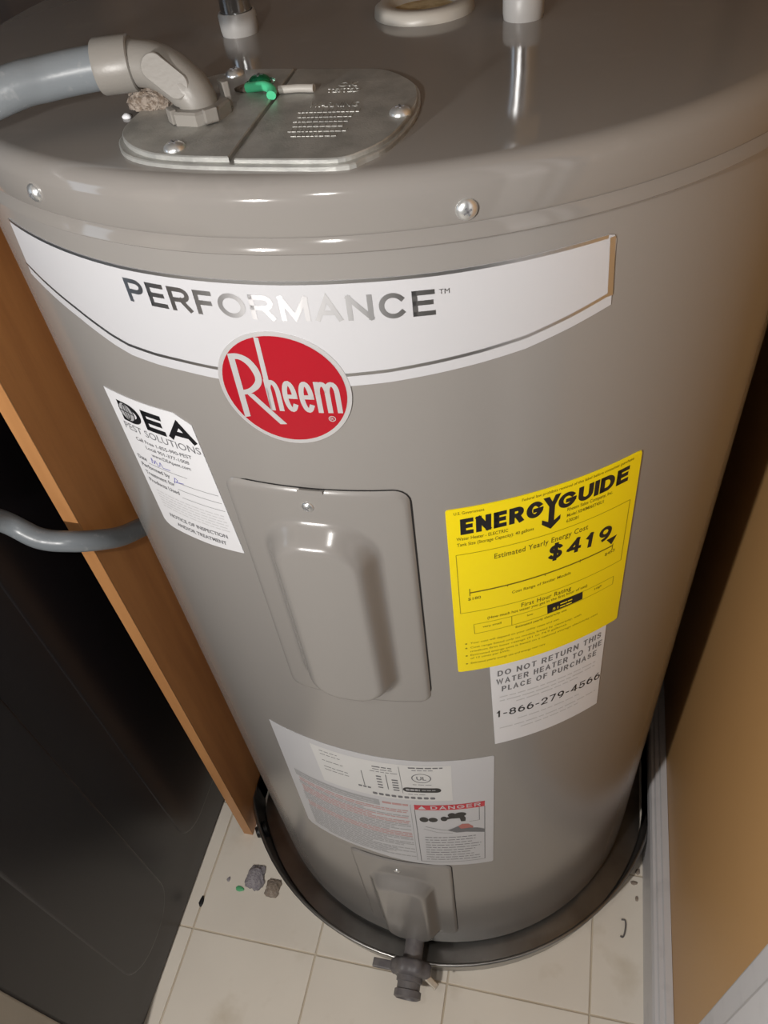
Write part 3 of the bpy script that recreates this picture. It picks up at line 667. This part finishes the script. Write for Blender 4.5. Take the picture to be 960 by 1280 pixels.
f.bar((-17, 552), (-17, 520), 0.8); f.bar((7, 552), (7, 520), 0.8); f.bar((21, 572), (21, 515), 0.5); f.dashes((-24, 517), (-11, 517), 3.5, 3, 6)
f.dashes((30, 571), (62, 571), 2.4, 4, 7); f.dashes((33, 566), (54, 566), 1.2, 3, 6)
f.ring((41.0, 549.8), 9.4, 9.6, 1.1); f.text('UL', (36.4, 546.2), (45.6, 546.2), 7.0, 0.02)
f.dashes((32, 536), (50, 536), 1.0, 3, 6); f.dashes((26, 514), (44, 514), 1.0, 3, 6)
for k in range(10): f.poly(rrect(-10.5 + k * 6.4, -5.7 + k * 6.4, 503.5, 508.6, 1.2, 2))
f.done()
f = Print('rating_bar', 'ink', rt, RJ); f.poly(rrect(21.6, 58.6, 519.0, 529.0, 4.6)); f.done()
f = Print('bar_lettering', 'ink_pale', rt, RK); f.dashes((24.5, 524.2), (38, 524.2), 4.2, 3, 5, 0.7); f.dashes((40, 524.2), (55, 524.2), 1.6, 3, 5, 0.9); f.done()
f = Print('warning_header', 'ink_pale', rt, RI); f.poly([(-104, 491), (-6, 491.5), (-6, 478), (-104, 477)]); f.done()
f = Print('warning_header_text', 'white', rt, RJ)
for k in range(2): f.dashes((-96, 486.4 - k * 5), (-12, 486.8 - k * 5), 1.2, 3, 9)
f.done()
fr = Print('warning_text_red', 'ink_pink', rt, RI); fg = Print('warning_text', 'ink_pale', rt, RI)
fr.dashes((-3, 487), (24, 487), 4.5, 5, 11, 0.8)
for k in range(29):
    z = 473 - k * 4.45; ff = fr if k in (0, 1, 4, 5, 6, 7, 13, 14, 15) else fg
    for c0, c1 in ((-103, 22.5),):
        if z < 352: c0 = -96 + (352 - z) * 3
        c1b = c1 - (random.uniform(10, 60) if random.random() < .3 else 0)
        ff.dashes((c0 + (2 if ff is fr else 0), z), (c1b, z), 2.3, 3, 13, 0.9)
fr.done(); fg.bar((25.8, 489), (23.4, 338), 0.7); fg.done()
f = Print('danger_header', 'ink_red', rt, RI); f.poly([(29.6, 489.2), (100.6, 490.4), (100.3, 477.8), (29.4, 477.6)]); f.done()
f = Print('danger_lettering', 'white', rt, RJ); f.strokes('DANGER', (46.0, 479.6), (96.5, 480.4), 8.0, 0.17, 0.25); f.poly([(33.0, 479.6), (41.4, 479.7), (37.2, 487.6)]); f.done()
f = Print('danger_box', 'ink_grey', rt, RI); f.line([(29.5, 478), (27.6, 336.5), (99.6, 336.5), (100.4, 478)], 0.8); f.bar((94.8, 478), (94.6, 446), 0.7); f.bar((94.6, 446), (84, 445.4), 0.6)
for k in range(10): f.dashes((36 - k * .2, 407 - k * 7.0), (random.uniform(82, 96), 407 - k * 7.0), 1.5, 3, 10, 1.2)
f.line([(38, 436), (54, 428), (70, 424)], 0.7); f.line([(36, 430), (50, 421), (66, 418)], 0.5); f.done()
f = Print('faucet_drawing', 'ink', rt, RI)
for c, a, b in (((37.6, 453.8), 4.6, 6.4), ((47.0, 453.6), 4.8, 5.6), ((58.4, 456.0), 3.6, 5.8), ((66.6, 464.5), 4.2, 5.4), ((75.5, 465.0), 6.0, 5.2)): f.disc(c, a, b, 18)
f.poly([(57, 459), (66, 461), (78, 464), (80.6, 456), (80.2, 447.5), (75.6, 447.5), (74.4, 456), (66, 456), (57, 452.6)]); f.done()
f = Print('hand_drawing', 'skin_ink', rt, RI); f.poly([(70.0, 433.0), (76.5, 441.0), (83, 440), (88, 432), (87, 424), (72, 421.5)]); f.done()
f = Print('arm_drawing', 'ink_grey', rt, RJ); f.poly([(60.5, 426.6), (66, 430.6), (72, 436.0), (75, 428.5), (84, 429.5), (92, 427), (99.8, 421.0), (99.8, 412.5), (90, 416.5), (80, 419.5), (70, 419.5)]); f.done()

# ---- drain valve poking over the pan rim
vr = frame((0.0035, -0.29, 0.074), (0.02, -1, -0.10))
bm = bmesh.new(); lathe(bm, [(0, -0.004), (0.013, -0.004), (0.013, 0.046), (0, 0.046)], 28, vr); lathe(bm, [(0, -0.001), (0.021, -0.001), (0.021, 0.004), (0.015, 0.006), (0, 0.006)], 28, vr); lathe(bm, [(0, 0.058), (0.0175, 0.058), (0.0175, 0.066), (0.0155, 0.067), (0.0155, 0.075), (0.018, 0.076), (0.018, 0.084), (0.0145, 0.086), (0.0135, 0.082), (0, 0.082)], 28, vr @ Matrix.Rotation(0.0, 4, 'X'))
valve = hp('drain_valve', bm, 'valve', True, 40, label='grey plastic drain valve over the pan rim')
bm = bmesh.new(); lathe(bm, [(0, 0.040), (0.022, 0.040), (0.0265, 0.044), (0.0265, 0.056), (0.022, 0.060), (0, 0.060)], 56, vr, wob=lambda a: 1 + 0.07 * math.cos(7 * a)); mesh_obj('valve_knob', bm, 'valve', valve, True, 50)
bm = bmesh.new(); box(bm, -0.049, -0.020, -0.346, -0.334, 0.060, 0.0665, 0.002); mesh_obj('valve_wing', bm, 'valve', valve)
bm = bmesh.new(); box(bm, -0.009, 0.009, -0.004, 0.004, -0.0035, 0.0035, 0.001); bm.transform(Matrix.Translation((0.0345, -0.350, 0.0665)) @ Matrix.Rotation(-0.5, 4, 'Z') @ Matrix.Rotation(0.3, 4, 'Y')); tag(mesh_obj('metal_stub', bm, 'brass', valve), 'pale metal stub')
bm = bmesh.new(); tube(bm, [(0.018, -0.338, 0.0665), (0.0305, -0.347, 0.0665)], 0.0035, 10); mesh_obj('stub_stem', bm, 'valve', valve)

# ------------------------------------------------------------------ conduit with elbow fitting
cd = tag(empty('electrical_conduit', (-0.042, -0.226, HT + .0045)), 'grey flexible electrical conduit looping from the heater top elbow to the wood panel', 'conduit')
off = Matrix.Translation(-cd.location)
def cpart(name, bm, m_, parent=cd, smooth=True, angle=40):
    bm.transform(off); return mesh_obj(name, bm, m_, parent, smooth, angle)
path = spline([(-0.0420, -0.2260, HT + .0060), (-0.0424, -0.2258, HT + .0110), (-0.0460, -0.2248, HT + .0165), (-0.0530, -0.2230, HT + .0220), (-0.0630, -0.2200, HT + .0258), (-0.0750, -0.2185, HT + .0270)], 8)
bm = bmesh.new(); tube(bm, path, [0.0090 + 0.0014 * min(1, i / 14) for i in range(len(path))], 32); elbow = cpart('elbow_fitting', bm, 'pvc')
cdir = Vector((-0.955, -0.27, 0)).normalized()
c0 = Vector((-0.0745, -0.2182, HT + .0270))
bm = bmesh.new(); lathe(bm, [(0.0090, 0.0), (0.0118, 0.0), (0.0125, 0.0007), (0.0125, 0.0168), (0.0118, 0.0178), (0.0100, 0.0178)], 48, frame(c0, cdir)); cpart('coupling_collar', bm, 'pvc')
# flat oval cover on the near side of the elbow
vdir = Vector((0.14, -0.86, 0.32)).normalized()
oc3 = Vector((-0.0540, -0.2227, HT + .0212)); ax = Vector((-0.79, 0.22, 0.57)).normalized(); ax = (ax - vdir * ax.dot(vdir)).normalized(); ay = vdir.cross(ax)
bm = bmesh.new(); rings = []
for d, k in ((0.003, 1.0), (0.0112, 1.0), (0.0118, 0.94)):
    ring = []
    for i in range(40):
        a = 2 * math.pi * i / 40; px_ = 0.0068 * math.copysign(1, math.cos(a)) + 0.0058 * math.cos(a); py_ = 0.0060 * math.sin(a)
        ring.append(bm.verts.new(oc3 + vdir * d + ax * px_ * k + ay * py_ * k))
    rings.append(ring)
for a, b in zip(rings[:-1], rings[1:]):
    for i in range(40): j = (i + 1) % 40; bm.faces.new((a[i], a[j], b[j], b[i]))
bm.faces.new(rings[-1]); cpart('elbow_cover', bm, 'pvc', elbow, True, 30)
# locknut with upstanding lugs
bm = bmesh.new(); NP = Vector((-0.0420, -0.2260, HT + .0047)); nf = Matrix.Translation(NP)
lathe(bm, [(0.0085, 0.0), (0.0152, 0.0), (0.0152, 0.0050), (0.0140, 0.0060), (0.0085, 0.0060)], 8, nf @ Matrix.Rotation(0.25, 4, 'Z'))
for a in range(4):
    b2 = bmesh.new(); box(b2, -0.0034, 0.0034, -0.0160, -0.0128, 0.0004, 0.0125 if a == 1 else 0.0070, 0.0006); b2.transform(nf @ Matrix.Rotation(0.75 + a * math.pi / 2, 4, 'Z')); b2.verts.index_update()
    mp = [bm.verts.new(v.co) for v in b2.verts]
    for f_ in b2.faces: bm.faces.new([mp[v.index] for v in f_.verts])
    b2.free()
cpart('locknut', bm, 'pvc', cd, False)
pts = [c0 + cdir * 0.006, c0 + cdir * 0.016, (-0.1130, -0.2340, HT + .0265), (-0.1350, -0.2510, HT + .0245), (-0.205, -0.306, HT + .006), (-0.285, -0.336, 1.050), (-0.330, -0.315, 0.945), (-0.3430, -0.262, 0.845), (-0.3440, -0.2150, 0.781), (-0.3170, -0.2110, 0.7555), (-0.2900, -0.2045, 0.7475), (-0.2760, -0.1880, 0.7330), (-0.2735, -0.1620, 0.7100), (-0.2750, -0.1280, 0.6860)]
bm = bmesh.new(); tube(bm, spline(pts, 10), 0.0100, 28); cpart('conduit_hose', bm, 'conduit')

# ------------------------------------------------------------------ dust, lint and crumbs
def clump(name, loc, sx, sy, sz, m_, label, cat, n=3, amp=0.17, flat=True):
    bm = bmesh.new(); bmesh.ops.create_icosphere(bm, subdivisions=n, radius=1.0)
    ph = [random.uniform(0, 6) for _ in range(6)]
    for v in bm.verts:
        p = v.co.copy(); k = 1 + amp * (math.sin(3.1 * p.x + ph[0]) * math.sin(2.7 * p.y + ph[1]) + 0.5 * math.sin(6 * p.y + ph[2]) * math.sin(5 * p.z + ph[3]) + 0.35 * math.sin(11 * p.x + ph[4]) * math.sin(12 * p.y + ph[5]))
        k += random.uniform(-.05, .05); v.co = Vector((p.x * k * sx, p.y * k * sy, max(p.z * k * sz, -0.3 * sz) if flat else p.z * k * sz))
    lo = min(v.co.z for v in bm.verts)
    for v in bm.verts: v.co.z -= lo
    o = mesh_obj(name, bm, m_, None, True, 80); o.location = loc
    return tag(o, label, cat)
clump('dust_pile', (-0.0735, -0.2070, HT + .0042), 0.0175, 0.0125, 0.0085, 'lint', 'brown dust pile behind the elbow fitting on the cover plate', 'dust', 4)
clump('plastic_crumb', (-0.0900, -0.2140, HT), 0.0028, 0.0022, 0.0018, 'offwhite', 'tiny white crumb beside the dust pile on the heater top', 'debris', 2)
clump('dust_flake', (-0.030, -0.1925, HT + .0047), 0.0060, 0.0040, 0.0018, 'lint', 'small brown dust patch below the green ground screw', 'dust', 3)
clump('lint_clump', (-0.2667, -0.2471, 0), 0.0160, 0.0200, 0.0070, 'lint_grey', 'grey lint clump on the floor tile near the wood panel', 'lint', 4)
clump('lint_clump', (-0.2350, -0.2570, 0), 0.0125, 0.0150, 0.0060, 'lint_brown', 'brown lint clump on the floor against the drain pan rim', 'lint', 4)
clump('plastic_scrap', (-0.2866, -0.2664, 0), 0.0070, 0.0040, 0.0015, 'green_scrap', 'small green plastic scrap on the floor beside the grey lint', 'debris', 2)
clump('dark_chip', (-0.3401, -0.2953, 0), 0.0035, 0.0085, 0.0020, 'dryer_trim', 'small dark chip on the floor beside the dark appliance', 'debris', 2)
clump('grit_speck', (-0.3092, -0.2561, 0), 0.0025, 0.0040, 0.0012, 'lint_grey', 'tiny grey grit speck on the floor near the wood panel', 'debris', 2)
for (x, y, a, b), lb in zip(((0.3075, -0.1330, 0.0035, 0.0050), (0.3020, -0.1500, 0.0050, 0.0030), (0.3060, -0.1720, 0.0025, 0.0040)), ('farthest', 'middle', 'nearest')):
    clump('rust_flake', (x, y, 0), a, b, 0.0012, 'lint_brown', '%s of three brown flakes on the floor beside the white baseboard' % lb, 'debris', 2)
bm = bmesh.new(); tube(bm, spline([(0.2845, -0.2050, 0.0014), (0.2900, -0.2060, 0.0014), (0.2900, -0.2180, 0.0014), (0.2870, -0.2280, 0.0014), (0.2830, -0.2275, 0.0014)], 5), 0.0011, 8)
tag(mesh_obj('wire_staple', bm, 'valve', None, True), 'bent grey wire staple on the floor tile by the baseboard', 'staple')
